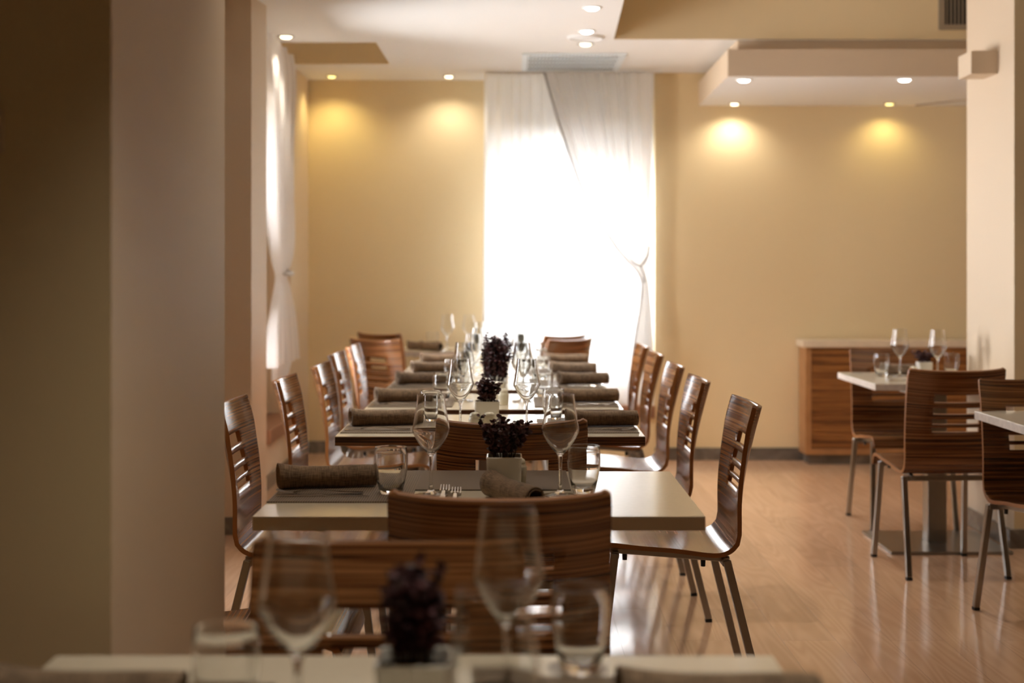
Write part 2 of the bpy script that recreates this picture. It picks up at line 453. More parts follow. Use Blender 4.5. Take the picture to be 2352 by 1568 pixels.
def window(name, axis, a0, a1, pos, z0, z1, mull):
    """frame ring in the wall; axis 'x' spans x at y=pos, axis 'y' spans y at x=pos"""
    def bb(bm, u0, u1, w0, w1, zz0, zz1):
        if axis == 'x': box(bm, u0, u1, pos+w0, pos+w1, zz0, zz1)
        else: box(bm, pos+w0, pos+w1, u0, u1, zz0, zz1)
    t = 0.06
    f = bmesh.new()
    bb(f, a0, a1, -.03, .03, z0, z0+t); bb(f, a0, a1, -.03, .03, z1-t, z1)
    bb(f, a0, a0+t, -.03, .03, z0+t, z1-t); bb(f, a1-t, a1, -.03, .03, z0+t, z1-t)
    for q in mull: bb(f, q-.035, q+.035, -.028, .028, z0+t, z1-t)
    fr = struct(obj(name, f, M['frame_white'], bevel=0.004))
    p = bmesh.new(); bb(p, a0+t*.7, a1-t*.7, -.004, .004, z0+t*.7, z1-t*.7)
    obj('pane', p, M['pane'], fr)
    h = bmesh.new()
    for q in (mull or [a0+.1])[:1]: bb(h, q-.012, q+.012, -.05, -.028, (z0+z1)/2-.06, (z0+z1)/2+.06)
    obj('window_handle', h, M['chrome'], fr)
window('window_1', 'x', -0.02, 0.95, 10.30, 0.74, 2.03, [0.465])
window('window_2', 'y', 7.28, 8.06, -1.72, 0.28, 2.1, [])
window('window_3', 'y', 5.5, 5.9, -2.22, 0.35, 2.3, [])

# ------------------------------------------------------------------ curtains
def cloth(rows, nfold, depth_dir, phase=0.0, nu=220, amp=0.03, seedv=1, sharp=1.0):
    """rows: list of (z, a, b, amplitude factor); a,b = edge coordinates. depth_dir(u_coord, offset, z) -> point"""
    rnd = random.Random(seedv)
    ph = [rnd.uniform(-.5, .5) for _ in range(nfold+2)]
    wd = [rnd.uniform(.6, 1.4) for _ in range(nfold)]
    tot = sum(wd); cum = [0]
    for q in wd: cum.append(cum[-1]+q/tot)
    def fold(u):
        for i in range(nfold):
            if u <= cum[i+1]+1e-9:
                t = (u-cum[i])/(cum[i+1]-cum[i])
                return math.sin(2*PI*t) * (0.75+0.25*math.sin(3*i+1.3)) + 0.25*math.sin(4*PI*t+ph[i]*3)
        return 0
    bm = bmesh.new(); grid = []
    zz = []
    for (z0, a0, b0, f0), (z1, a1, b1, f1) in zip(rows[:-1], rows[1:]):
        n = max(2, int(abs(z0-z1)/0.03))
        for k in range(n):
            t = k/n; s_ = t
            zz.append((z0+(z1-z0)*t, a0+(a1-a0)*s_, b0+(b1-b0)*s_, f0+(f1-f0)*s_))
    zz.append(rows[-1])
    for z, a, b, f in zz:
        row = []
        for i in range(nu+1):
            u = i/nu
            row.append(bm.verts.new(depth_dir(a+(b-a)*u, amp*f*fold(u) , z - 0.0*u)))
        grid.append(row)
    for r0, r1 in zip(grid[:-1], grid[1:]):
        for i in range(nu): bm.faces.new((r0[i], r0[i+1], r1[i+1], r1[i]))
    return bm
def smooth_rows(rows, n=6):
    out = []
    R = [rows[0]] + rows + [rows[-1]]
    for i in range(1, len(R)-2):
        p0, p1, p2, p3 = R[i-1], R[i], R[i+1], R[i+2]
        for k in range(n):
            t = k/n
            out.append(tuple(0.5*((2*p1[j]) + (-p0[j]+p2[j])*t + (2*p0[j]-5*p1[j]+4*p2[j]-p3[j])*t*t + (-p0[j]+3*p1[j]-3*p2[j]+p3[j])*t**3) for j in range(4)))
    out.append(rows[-1]); return out
t = thing('sheer_curtain', 'full-width white sheer curtain hanging straight across the tall back window', 'curtain', (0.39, 9.73, 0), 0)
D0 = 9.73
rows = [(CZ-0.006, -0.19, 0.965, 0.7), (2.0, -0.19, 0.965, 1.0), (1.0, -0.20, 0.965, 1.05), (0.385, -0.20, 0.97, 1.1)]
def dd(uc, off, z): return (uc-0.39, off, z)
obj('panel', cloth(rows, 15, dd, amp=0.012, seedv=4), M['sheer'], t, smooth=True)
b = bmesh.new(); box(b, -0.58, 0.58, -0.012, 0.012, 2.640, 2.652); obj('curtain_track', b, M['frame_white'], t)
Dc = 9.645
def cx(p): return X(p, Dc)
def cz(p): return Z(p, Dc)
t = thing('tied_curtain', 'white curtain swept to the right and tied back at the back window', 'curtain', (0.8, Dc, 0), 0)
rows = [(cz(166), cx(1250), cx(1503), .6), (cz(230), cx(1268), cx(1501), .8), (cz(300), cx(1290), cx(1499), 1.0), (cz(420), cx(1330), cx(1496), 1.0),
        (cz(500), cx(1370), cx(1494), .9), (cz(560), cx(1408), cx(1491), .7), (cz(600), cx(1440), cx(1488), .5), (cz(622), cx(1462), cx(1484), .35),
        (cz(650), cx(1474), cx(1490), .4), (cz(700), cx(1471), cx(1495), .6), (cz(780), cx(1458), cx(1500), .9), (cz(850), cx(1450), cx(1503), 1.0)]
def dd(uc, off, z): return (uc-0.8, off, z)
obj('panel', cloth(smooth_rows(rows), 9, dd, amp=0.024, seedv=9), M['curtain'], t, smooth=True)
b = bmesh.new(); tube(b, [(r_[1]-.8, .0, r_[0]) for r_ in smooth_rows(rows)], 0.008, 8); obj('hem', b, M['cloth_solid'], t, smooth=True)
b = bmesh.new()
tube(b, [(cx(1494)-.8, .03, cz(566)), (cx(1488)-.8, -.02, cz(590)), (cx(1470)-.8, -.035, cz(612)), (cx(1458)-.8, -.02, cz(606)), (cx(1444)-.8, .03, cz(590))], 0.009, 8)
tube(b, [(cx(1470)-.8, -.035, cz(612)), (cx(1478)-.8, -.037, cz(630)), (cx(1480)-.8, -.03, cz(650))], 0.007, 8)
obj('tieback', b, M['cloth_solid'], t, smooth=True)
Xl = -1.385
t = thing('side_curtain', 'white curtain tied at its waist in the narrow left window', 'curtain', (Xl, 8.5, 0), 0)
def dl(p): return -Xl*F/(1176-p)
def zl(y): return Z(y, 8.5)
rows = [(2.635, 7.7, 8.9, .8), (zl(170), 7.9, dl(672), .9), (zl(300), 8.0, dl(664), 1.0), (zl(430), 8.08, dl(663), 1.0), (zl(540), 8.18, dl(667), .9), (zl(600), 8.28, dl(664), .6),
        (zl(632), 8.36, dl(656), .35), (zl(665), 8.34, dl(662), .5), (zl(740), 8.16, dl(673), .8), (zl(835), 8.08, dl(678), 1.0)]
def dd(uc, off, z): return (off, uc-8.5, z)
obj('panel', cloth(smooth_rows(rows), 9, dd, amp=0.045, seedv=3), M['side_cloth'], t, smooth=True)
b = bmesh.new(); tube(b, [(.05, -.16, zl(628)), (.06, 0.0, zl(630)), (.055, .12, zl(628)), (.0, .17, zl(620))], 0.012, 8)
obj('tieback', b, M['cloth_solid'], t, smooth=True)
b = bmesh.new()
rows = [(zl(833), 8.2, 8.95, .6), (zl(868), 8.25, 8.75, .6)]
obj('lining', cloth(rows, 7, dd, amp=0.03, seedv=12), M['sheer'], t, smooth=True)

# ------------------------------------------------------------------ ceiling fittings
def downlight(px, py, zc, kind, label, energy=0.0, tiltback=0.0, Dfix=None, spot=95, sz=0.05):
    D = Dfix or (zc-EYE)*F/(HY-py)
    x = X(px, D)
    t = thing('recessed_downlight', label, 'ceiling light', (x, D, zc), 0, 'recessed ceiling downlights')
    b = bmesh.new(); lathe(b, [(sz*.72, 0.0), (sz*.78, -.006), (sz, -.004), (sz, 0.0)], 28); obj('trim_ring', b, M['steel'] if kind != 'white' else M['frame_white'], t, smooth=True)
    b = bmesh.new(); lathe(b, [(0, -0.014), (sz*.5, -.013), (sz*.7, -.004), (sz*.7, 0.0), (0, 0)], 28); obj('lens', b, M['lamp_'+kind], t, smooth=True)
    if energy:
        d = bpy.data.lights.new('lamp', 'SPOT'); d.energy = energy; d.spot_size = math.radians(spot); d.spot_blend = 0.85
        d.shadow_soft_size = 0.03
        d.color = {'warm': (1, .90, .74), 'yellow': (1, .80, .34), 'white': (1, .95, .86)}[kind]
        lo = bpy.data.objects.new('lamp', d); COL.objects.link(lo); lo.parent = t; lo.location = (0, 0, -0.03)
        lo.rotation_euler = (tiltback, 0, 0)
    return t
downlight(1360, 17, CZ, 'white', 'lit white downlight at the very top of the picture', 20)
downlight(1348, 71, CZ, 'white', 'lit white downlight just in front of the round ceiling disc', 20)
downlight(1345, 100, CZ, 'warm', 'small warm downlight just behind the round ceiling disc', 18)
downlight(657, 83, CZ, 'warm', 'warm downlight above the tied curtain of the left window', 12)
downlight(762, 174, CZ, 'yellow', 'yellow downlight in the left corner of the back wall', 4.5, 0.0, 9.91, 140, .04)
downlight(1031, 173, CZ, 'warm', 'warm downlight on the back wall left of the big window', 5, 0.0, 9.91, 140, .04)
downlight(1709, 183, 2.43, 'white', 'front-left white downlight under the dropped soffit', 6)
downlight(2078, 182, 2.43, 'white', 'front-right white downlight under the dropped soffit', 6)
downlight(1687, 240, 2.43, 'warm', 'back-left downlight of the soffit with a bright pool below', 4.4, 0.0, 9.62, 150, .04)
downlight(2043, 236, 2.43, 'yellow', 'back-right yellow downlight of the soffit with a yellow pool below', 2.1, 0.0, 9.62, 150, .04)
for lx, ly, lz, en, wh in [(.5, -.7, CZ, 3, 'behind the viewer'), (.15, 1.65, CZ, 26, 'over the blurred foreground table'), (-.35, 3.3, CZ, 12, 'over the cream-edged table'), (-.1, 5.3, CZ, 26, 'over the gap between the first two dark-edged tables'),  # unseen lamps, added as warm fill to brighten the room
        (2.0, 4.2, 3.05, 6, 'over the pale table at the right edge'), (4.2, 4.2, 3.05, 6, 'right of the right pier in front'), (4.6, 7.2, 3.05, 18, 'behind the right pier'), (-1.3, 4.9, CZ, 16, 'over the left chair row'), (1.5, 6.0, 3.05, 20, 'over the open floor between the chair rows')]:
    downlight(1176+lx/ly*F, 0, lz, 'warm', 'added fill downlight above the picture, '+wh, en, 0, ly, 85)
# ceiling disc (loudspeaker) and air vents
D = (CZ-EYE)*F/(HY-85)
t = thing('ceiling_speaker', 'flat round white disc on the ceiling between two downlights', 'ceiling speaker', (X(1345, D), D, CZ))
b = bmesh.new(); lathe(b, [(.085, 0), (.085, -.008), (.1, -.014), (.108, -.006), (.108, 0)], 48); obj('rim', b, M['frame_white'], t, smooth=True)
b = bmesh.new(); lathe(b, [(0, -.007), (.084, -.007), (.084, 0), (0, 0)], 48); obj('grille', b, M['white_plastic'], t)
t = thing('ceiling_vent', 'wide pale grid air vent in the ceiling before the tall window', 'air vent', (0.39, 9.24, CZ))
b = bmesh.new(); hx, hy = .325, .375
box(b, -hx, hx, -hy, -hy+.035, -.012, 0); box(b, -hx, hx, hy-.035, hy, -.012, 0); box(b, -hx, -hx+.035, -hy+.035, hy-.035, -.012, 0); box(b, hx-.035, hx, -hy+.035, hy-.035, -.012, 0)
obj('frame', b, M['vent_white'], t)
b = bmesh.new()
for i in range(26):
    x = -hx+.045+i*(2*hx-.09)/25; box(b, x-.0045, x+.0045, -hy+.035, hy-.035, -.011, -.001)
for y in (-.17, 0, .17): box(b, -hx+.035, hx-.035, y-.006, y+.006, -.0112, -.0012)
obj('grid', b, M['vent_white'], t)
b = bmesh.new(); box(b, -hx+.03, hx-.03, -hy+.03, hy-.03, -.002, 0); obj('backing', b, M['vent_backing'], t)
t = thing('wall_vent', 'dark slatted vent high on the coffer face beside the right pier', 'air vent', (2.80, 8.34, 2.84))
b = bmesh.new(); box(b, -.30, .30, -.012, 0, -.13, -.10); box(b, -.30, .30, -.012, 0, .10, .13); box(b, -.30, -.265, -.012, 0, -.10, .10); box(b, .265, .30, -.012, 0, -.10, .10)
obj('frame', b, M['vent_grey'], t)
b = bmesh.new(); box(b, -.27, .27, -.003, 0, -.10, .10); obj('backing', b, M['black'], t)
b = bmesh.new()
for i in range(23): x = -.25+i*.0227; box(b, x-.003, x+.003, -.010, -.003, -.10, .10)
obj('slats', b, M['vent_grey'], t)
t = thing('light_switch', 'pale switch plate at the left edge on the dark front pier', 'light switch', (X(-12, 2.14), 2.14, Z(302, 2.14)))
b = bmesh.new(); box(b, -.015, .015, -.010, 0, -.033, .033); obj('plate', b, M['ivory'], t, bevel=.002)
b = bmesh.new(); box(b, -.009, .009, -.013, -.010, -.018, .018); obj('rocker', b, M['ivory'], t, bevel=.001)

# ------------------------------------------------------------------ chair
CW = 0.42
def catmull(P, n=6):
    out = []; R = [P[0]]+P+[P[-1]]
    for i in range(1, len(R)-2):
        p0, p1, p2, p3 = [Vector(q) for q in R[i-1:i+3]]
        for k in range(n):
            t = k/n; out.append(0.5*((2*p1)+(-p0+p2)*t+(2*p0-5*p1+4*p2-p3)*t*t+(-p0+3*p1-3*p2+p3)*t**3))
    out.append(Vector(P[-1])); return out
PROF = catmull([(-.312, .878), (-.285, .78), (-.258, .68), (-.240, .59), (-.232, .525), (-.222, .475), (-.190, .442), (-.14, .432),
                (-.05, .438), (.05, .450), (.13, .463), (.18, .468), (.208, .460), (.222, .436), (.224, .420)], 6)
ARC = [0.0]
for a_, b_ in zip(PROF[:-1], PROF[1:]): ARC.append(ARC[-1]+(b_-a_).length)
def at_arc(s):
    s = max(0, min(ARC[-1], s))
    for i in range(len(ARC)-1):
        if s <= ARC[i+1]+1e-9:
            t = (s-ARC[i])/(ARC[i+1]-ARC[i]); p = PROF[i].lerp(PROF[i+1], t)
            lo = PROF[max(0, i-1)]; hi = PROF[min(len(PROF)-1, i+2)]
            tg = (hi-lo).normalized(); return p, tg
SLOTS = [(.104, .140), (.163, .192), (.213, .236), (.250, .270)]
def shell_parts():
    sv = sorted(set([0, .006] + [q for a in SLOTS for q in a] + [round(.03*i, 4) for i in range(1, 40) if .03*i < ARC[-1]] + [.42, .44, .455, .47, .485, .5] + [ARC[-1]-.045, ARC[-1]-.03, ARC[-1]-.015, ARC[-1]]))
    # drop near-duplicates that are not slot rows
    keep = []; hard = set([q for a in SLOTS for q in a] + [0, ARC[-1]])
    for q in sv:
        if keep and q-keep[-1] < .005:
            if q in hard and keep[-1] not in hard: keep[-1] = q
            elif q in hard: keep.append(q)
            continue
        keep.append(q)
    sv = keep
    su = sorted(set([i/20 for i in range(21)] + [.26, .74, .012, .988])); su = [u for u in su if abs(u-.25) > .001 and abs(u-.75) > .001]
    th = 0.0135
    split = .40
    def pt(u, s, side):
        p, tg = at_arc(s)
        nrm = Vector((-tg.y, tg.x))       # profile plane normal; points to the sitter's side
        # wrap of the back, dish of the seat
        k = (2*u-1)
        wrap = 1-max(0, min(1, (s-.08)/.34))
        wr = 0.042*wrap*(.35*k*k+.65*abs(k)**3)
        dish = 0.010*math.exp(-((s-.62)/.12)**2)*k*k
        hw = CW/2
        if s < .012: hw -= (1-math.sqrt(max(0, 1-((.012-s)/.012)**2)))*.012 if abs(k) > .97 else 0
        x = k*hw
        q = p + nrm*(wr if side >= 0 else wr)
        q = q + nrm*(th/2*side)
        return Vector((x, q.x, q.y+dish))
    def build(lo, hi):
        rows = [s for s in sv if lo-1e-6 <= s <= hi+1e-6]
        bm = bmesh.new(); uvl = bm.loops.layers.uv.new('uv')
        G = {}
        for side in (1, -1):
            for i, s in enumerate(rows):
                for j, u in enumerate(su): G[side, i, j] = bm.verts.new(pt(u, s, side))
        def hole(i, j):
            if i < 0 or j < 0 or i >= len(rows)-1 or j >= len(su)-1: return True
            sm = (rows[i]+rows[i+1])/2; um = (su[j]+su[j+1])/2
            return any(a < sm < b for a, b in SLOTS) and .26 < um < .74
        def face(vs, uvs, mi, sm):
            f = bm.faces.new(vs); f.material_index = mi; f.smooth = sm
            for l, q in zip(f.loops, uvs): l[uvl].uv = q
        for i in range(len(rows)-1):
            for j in range(len(su)-1):
                if hole(i, j): continue
                c4 = [(i, j), (i+1, j), (i+1, j+1), (i, j+1)]
                uv = [(su[b]*CW, rows[a]) for a, b in c4]
                face([G[1, a, b] for a, b in c4], uv, 0, True)
                face([G[-1, a, b] for a, b in reversed(c4)], list(reversed(uv)), 0, True)
                for (di, dj, e) in ((-1, 0, ((i, j), (i, j+1))), (1, 0, ((i+1, j+1), (i+1, j))), (0, -1, ((i+1, j), (i, j))), (0, 1, ((i, j+1), (i+1, j+1)))):
                    ii, jj = i+di, j+dj
                    if ii < 0 and lo > 0: continue            # seam between seat and backrest stays open
                    if ii > len(rows)-2 and hi < ARC[-1]-1e-6: continue
                    if hole(ii, jj):
                        a, b_ = e
                        face([G[1, *a], G[1, *b_], G[-1, *b_], G[-1, *a]], [(0, 0), (.01, 0), (.01, .01), (0, .01)], 1, False)
        bmesh.ops.recalc_face_normals(bm, faces=bm.faces)
        return bm
    j = min(sv, key=lambda q: abs(q-split))
    return build(0, j), build(j, ARC[-1])
def shade(o):
    o.data.polygons.foreach_set('use_smooth', [p.material_index == 0 for p in o.data.polygons])
def make_chair(label, loc, rz):
    t = thing('dining_chair', label, 'chair', loc, rz, 'zebrano plywood dining chairs')
    back, seat = shell_parts()
    o = obj('backrest', back, [M['zebra'], M['ply']], t); shade(o)
    o = obj('seat', seat, [M['zebra'], M['ply']], t); shade(o)
    b = bmesh.new()
    for sx in (-1, 1):
        bar(b, (sx*.165, -.20, .4175), (sx*.165, .165, .446), .018, .018)
    bar(b, (-.205, -.185, .4125), (.205, -.185, .4125), .022, .022, Vector((0, 1, 0)))
    bar(b, (-.195, .15, .434), (.195, .15, .434), .022, .022, Vector((0, 1, 0)))
    obj('seat_frame', b, M['steel'], t, bevel=.003)
    for sx in (-1, 1):
        for rear in (True, False):
            if rear: p, q = (sx*.200, -.187, .42), (sx*.212, -.288, .012)
            else: p, q = (sx*.192, .152, .44), (sx*.208, .205, .012)
            b = bmesh.new(); bar(b, p, q, .024, .024); l = obj('leg', b, M['steel'], t, bevel=.003)
            b = bmesh.new(); bar(b, q, (q[0], q[1], 0.0), .0235, .0235); obj('foot_cap', b, M['rubber'], l)
    for sx in (-1, 1):
        for y, z in ((-.12, .405), (.12, .425)):
            b = bmesh.new(); lathe(b, [(0, z-.010), (.007, z-.010), (.008, z+.013), (0, z+.013)], 12, (sx*.165, y)); obj('rubber_bumper', b, M['rubber'], t)
    return t
chair0 = None
def chair(px, D, rz, label, xw=None):
    """rz: 0 faces away from the camera (+Y)"""
    global chair0
    loc = (xw if xw is not None else X(px, D), D, 0)
    if chair0 is None: chair0 = make_chair(label, loc, rz); return chair0
    return dup(chair0, loc, rz, label)
B_OFF = .31   # backrest top lies .31 behind the chair's origin
# head chairs
chair(1147, 2.62+B_OFF, 0.0, 'dark striped chair seen from behind at the head of the cream-edged table', X(1147, 2.62))
chair(0, 2.22-B_OFF, PI, 'out-of-focus striped chair facing the camera across the blurred foreground table', X(900, 2.22))
chair(0, 3.90+B_OFF, 0.0, 'boldly striped chair back standing between cream-edged and first dark-edged tables', X(1176, 3.90))
# left row: facing +X  (rz = -90 deg)
Lx = [(-0.60, 3.36, 'left chair mostly hidden behind the front pier beside the cream-edged table'),
      (-0.615, 4.52, 'left-row slotted chair nearest the camera, half cut by the front pier'),
      (-0.60, 5.50, 'second chair of the left row, its back rising left of a napkin roll'),
      (-0.565, 6.28, 'third chair of the left row, its pale seat visible beneath the table'),
      (-0.60, 7.12, 'fourth chair of the left row with a shining white backrest'),
      (-0.60, 7.86, 'fifth and farthest slotted chair of the left row, beside the third dark-edged table')]
for x, y, lab in Lx: chair(0, y, -PI/2, lab, x)
Rx = [(0.465, 4.52, 'right-row chair nearest the camera, its seat and steel legs fully open to view'),
      (0.44, 5.48, 'second chair of the right row, four slots visible in its back'),
      (0.44, 6.28, 'third chair of the right row seen edge-on with a shining seat'),
      (0.44, 7.12, 'fourth chair of the right row seen edge-on'),
      (0.44, 7.86, 'farthest edge-on chair of the right row, nearest the window wall')]
for x, y, lab in Rx: chair(0, y, PI/2, lab, x)
def angled(px, D, th, lab):
    """backrest top centre at (px, D); th = heading measured from +Y towards +X"""
    xb = X(px, D); chair(0, D+.31*math.cos(th), -th, lab, xb+.31*math.sin(th))
angled(850, 8.60, math.radians(38), 'turned slotted chair at the far left end of the long row')
angled(860, 9.38, math.radians(42), 'rearmost left chair, its back peeking over the turned slotted chair')
angled(1322, 8.64, math.radians(-48), 'turned chair at the far right end, silhouetted before the bright window')
angled(1310, 9.16, math.radians(-48), 'rearmost right chair peeking over another chair before the window')
# right group
chair(0, 5.96+B_OFF, math.radians(3), 'chair seen from behind with amber-lit slots at the small right table', X(2203, 5.96)-.01)
chair(0, 7.58-B_OFF, PI, 'chair facing the camera beyond the small right table, before the sideboard', 2.00)
chair(0, 5.47-B_OFF+.02, PI+math.radians(4), 'chair facing the camera at the right edge behind a pale table corner', 2.01)

# ------------------------------------------------------------------ tables
TT = 0.765
TH = 0.031
def table(label, x0, x1, y0, y1, edge, base=True, plate=None, post=None):
    cx_, cy_ = (x0+x1)/2, (y0+y1)/2
    t = thing('dining_table', label, 'table', (cx_, cy_, 0), 0, 'dining tables')
    hx, hy = (x1-x0)/2, (y1-y0)/2
    b = bmesh.new(); box(b, -hx, hx, -hy, hy, TT-TH, TT-.0025); o = obj('tabletop', b, edge, t, bevel=.0015)
    b = bmesh.new(); box(b, -hx, hx, -hy, hy, TT-.0025, TT); obj('laminate_surface', b, M['laminate'], t, bevel=.0008)
    px_, py_ = (post or (0, 0))
    b = bmesh.new(); box(b, px_-.045, px_+.045, py_-.045, py_+.045, .012, TT-TH-.012); obj('post', b, M['steel'], t, bevel=.004)
    w_, d_ = (plate or (.44, .44))
    b = bmesh.new(); box(b, px_-w_/2, px_+w_/2, py_-d_/2, py_+d_/2, 0, .014); obj('base_plate', b, M['steel'], t, bevel=.004)
    b = bmesh.new(); box(b, px_-.16, px_+.16, py_-.16, py_+.16, TT-TH-.012, TT-TH); obj('mounting_plate', b, M['steel'], t)
    return t
XL, XR = -0.572, 0.430
table('blurred foreground dining table along the bottom edge of the picture', -0.633, 0.362, 1.28, 1.977, M['cream_edge'], plate=(.40, .30), post=(0, -.17))
table('cream-edged dining table in the middle, nearest one in focus', -0.565, 0.421, 3.093, 3.79, M['cream_edge'])
FR = {'B': 4.587, 'C': 5.479, 'D': 6.379, 'E': 7.134, 'F': 7.873}
NM = {'A': 'cream-edged table', 'B': 'first dark-edged table', 'C': 'second dark-edged table', 'D': 'third dark-edged table', 'E': 'fourth dark-edged table', 'F': 'fifth dark-edged table'}
TL = {'B': 'first dark-edged table of the long row, behind the cream-edged one', 'C': 'second dark-edged table of the long row',
      'D': 'third dark-edged table of the long row', 'E': 'fourth dark-edged table of the long row', 'F': 'fifth and farthest dark-edged table of the long row'}
for k, y in FR.items(): table(TL[k], XL, XR, y, y+(.60 if k == 'F' else .70), M['zebra_edge'])
table('table set apart by the back wall at the far left end', -0.78, -0.23, 9.38, 9.98, M['dist_wood'], plate=(.30, .30))
table('small table on the right with a pale edge, before the sideboard', 1.712, 2.315, 6.70, 7.48, M['dist_wood'], plate=(.56, .54), post=(.0, -.315))
table('pale-edged table whose corner enters at the right picture edge', 1.765, 2.50, 4.55, 5.43, M['dist_wood'], plate=(.56, .50), post=(0, -.30))

# ------------------------------------------------------------------ tableware
ITEM = {}
def place(kind, maker, x, y, z, rz, label):
    if kind not in ITEM:
        r = maker(label); r.location = (x, y, z); r.rotation_euler = (0, 0, rz); ITEM[kind] = r; return r
    return dup(ITEM[kind], (x, y, z), rz, label)
def single(name, bm, m, label, cat, group, smooth=True, bevel=0):
    o = obj(name, bm, m, None, smooth, bevel); return tag(o, label, cat, group)
def mk_wine(label):
    t = thing('wine_glass', label, 'wine glass', group='wine glasses')
    out = [(.0330, .2400), (.0355, .215), (.0400, .185), (.0440, .163), (.0446, .155), (.0425, .148), (.033, .130), (.020, .112), (.010, .101), (.0060, .094)]
    inn = [(.0322, .2400), (.0347, .215), (.0392, .185), (.0431, .163), (.0436, .156), (.0415, .1495), (.0318, .132), (.0185, .1145), (.008, .1055), (0, .1035)]
    P = [Vector(q) for q in out]; P = catmull([tuple(q) for q in out], 3)
    Q = catmull([tuple(q) for q in inn], 3)
    b = bmesh.new(); prof = [(p.x, p.y) for p in reversed(P)] + [(.0330, .2403), (.03275, .2405), (.03245, .2405), (.0322, .2403)] + [(max(0, q.x), q.y) for q in Q]; prof[-1] = (0, inn[-1][1])
    # stem continues from the bowl in the same glass body
    foot = [(0, 0.0), (.0395, 0.0), (.041, .0012), (.0395, .0026), (.024, .0050), (.010, .0095), (.0055, .016), (.0042, .030), (.0038, .06), (.0042, .082)]
    lathe(b, foot + prof, 44); bmesh.ops.recalc_face_normals(b, faces=b.faces)
    fb, ff = bmesh.new(), None
    # bowl and stem as two parts of one body: split where the stem meets the bowl
    b2 = b.copy()
    zc = .094
    geom = [f for f in b.faces if f.calc_center_median().z < zc]; bmesh.ops.delete(b, geom=geom, context='FACES')
    geom = [f for f in b2.faces if f.calc_center_median().z >= zc]; bmesh.ops.delete(b2, geom=geom, context='FACES')
    fb.free()
    obj('bowl', b, M['glass'], t, smooth=True); obj('stem', b2, M['glass'], t, smooth=True)
    return t
def mk_tumbler(label):
    out = [(0, 0), (.024, 0), (.0265, .003), (.029, .012), (.0345, .035), (.0390, .06), (.0402, .078), (.0395, .098), (.0378, .113)]
    inn = [(.0366, .113), (.0383, .098), (.0390, .078), (.0378, .06), (.0332, .036), (.0275, .016), (.020, .0125), (0, .0118)]
    b = bmesh.new(); lathe(b, out + [(.0377, .1134), (.0374, .1136), (.0370, .1136), (.0367, .1134)] + inn, 44); bmesh.ops.recalc_face_normals(b, faces=b.faces)
    return single('tumbler', b, M['glass'], label, 'glass tumbler', 'water tumblers')
def mk_napkin(label, L=.235, R=.028, turns=1.7):
    """hollow spiral roll, axis along x, lying on z=0"""
    b = bmesh.new(); uvl = b.loops.layers.uv.new('uv')
    nt_, nl = 64, 14; th = .0022
    a0 = -PI/2 - .55
    def rad(t): return R - .0045*t*turns
    rings = []
    for side in (0, 1):
        g = []
        for i in range(nt_+1):
            t = i/nt_; a = a0 + 2*PI*turns*t
            r = rad(t) - (th if side else 0)
            row = []
            for j in range(nl+1):
                x = -L/2 + L*j/nl
                wob = (1+.22*max(0, 1-j/5)**2)*1+.02*math.sin(j*.8+i*.22)+.012*math.sin(i*.5)
                edge = .004*math.sin(i*.15) if j in (0, nl) else 0
                zc = R*(1+.16*max(0, 1-j/5)**2) + r*wob*math.sin(a)
                if t < .10: zc = max(.0008 + (0 if side == 0 else th), zc)
                row.append(b.verts.new((x+edge, -r*wob*math.cos(a), max(zc, .0004 if side == 0 else th))))
            g.append(row)
        rings.append(g)
    # tail flap lying flat
    def face(vs, uv):
        f = b.faces.new(vs); f.smooth = True
        for l, q in zip(f.loops, uv): l[uvl].uv = q
    arc = 2*PI*R*turns
    for s, g in enumerate(rings):
        for i in range(nt_):
            for j in range(nl):
                vs = [g[i][j], g[i+1][j], g[i+1][j+1], g[i][j+1]]
                uv = [(L*j/nl, arc*i/nt_), (L*j/nl, arc*(i+1)/nt_), (L*(j+1)/nl, arc*(i+1)/nt_), (L*(j+1)/nl, arc*i/nt_)]
                if s: vs.reverse(); uv.reverse()
                face(vs, uv)
    g0, g1 = rings
    def strip(A, B):
        for k in range(len(A)-1): face([A[k], B[k], B[k+1], A[k+1]], [(0, 0), (0, .002), (.01, .002), (.01, 0)])
    strip(g0[0], g1[0]); strip(g1[nt_], g0[nt_])
    strip([r[0] for r in g1], [r[0] for r in g0]); strip([r[nl] for r in g0], [r[nl] for r in g1])
    bmesh.ops.recalc_face_normals(b, faces=b.faces)
    return single('napkin', b, M['linen'], label, 'napkin', 'rolled taupe napkins')
def mk_mat(label):
    b = bmesh.new(); box(b, -.165, .165, -.215, .215, 0, .003)
    return single('placemat', b, M['mat'], label, 'placemat', 'woven placemats', smooth=False)
def mk_fork(label):
    """lies along x, tines at +x"""
    b = bmesh.new()
    prof = [(-.10, .0095, .002), (-.09, .011, .002), (-.06, .0085, .003), (-.02, .005, .006), (.02, .004, .009), (.045, .006, .007), (.058, .012, .003), (.066, .0125, .002)]
    prev = None
    for x, hw, z in prof:
        r = [b.verts.new((x, -hw, z)), b.verts.new((x, hw, z)), b.verts.new((x, hw, z+.002)), b.verts.new((x, -hw, z+.002))]
        if prev:
            for k in range(4): b.faces.new((prev[k], prev[(k+1) % 4], r[(k+1) % 4], r[k]))
        else: b.faces.new(list(reversed(r)))
        prev = r
    b.faces.new(prev)
    for k in range(4):
        y = -.0105 + k*.007
        bar(b, (.065, y, .003), (.085, y, .0045), .0032, .0018, Vector((0, 1, 0))); bar(b, (.085, y, .0045), (.106, y*.93, .012), .0026, .0016, Vector((0, 1, 0)))
    bmesh.ops.recalc_face_normals(b, faces=b.faces)
    return single('fork', b, M['chrome'], label, 'fork', 'forks', smooth=False, bevel=.0005)
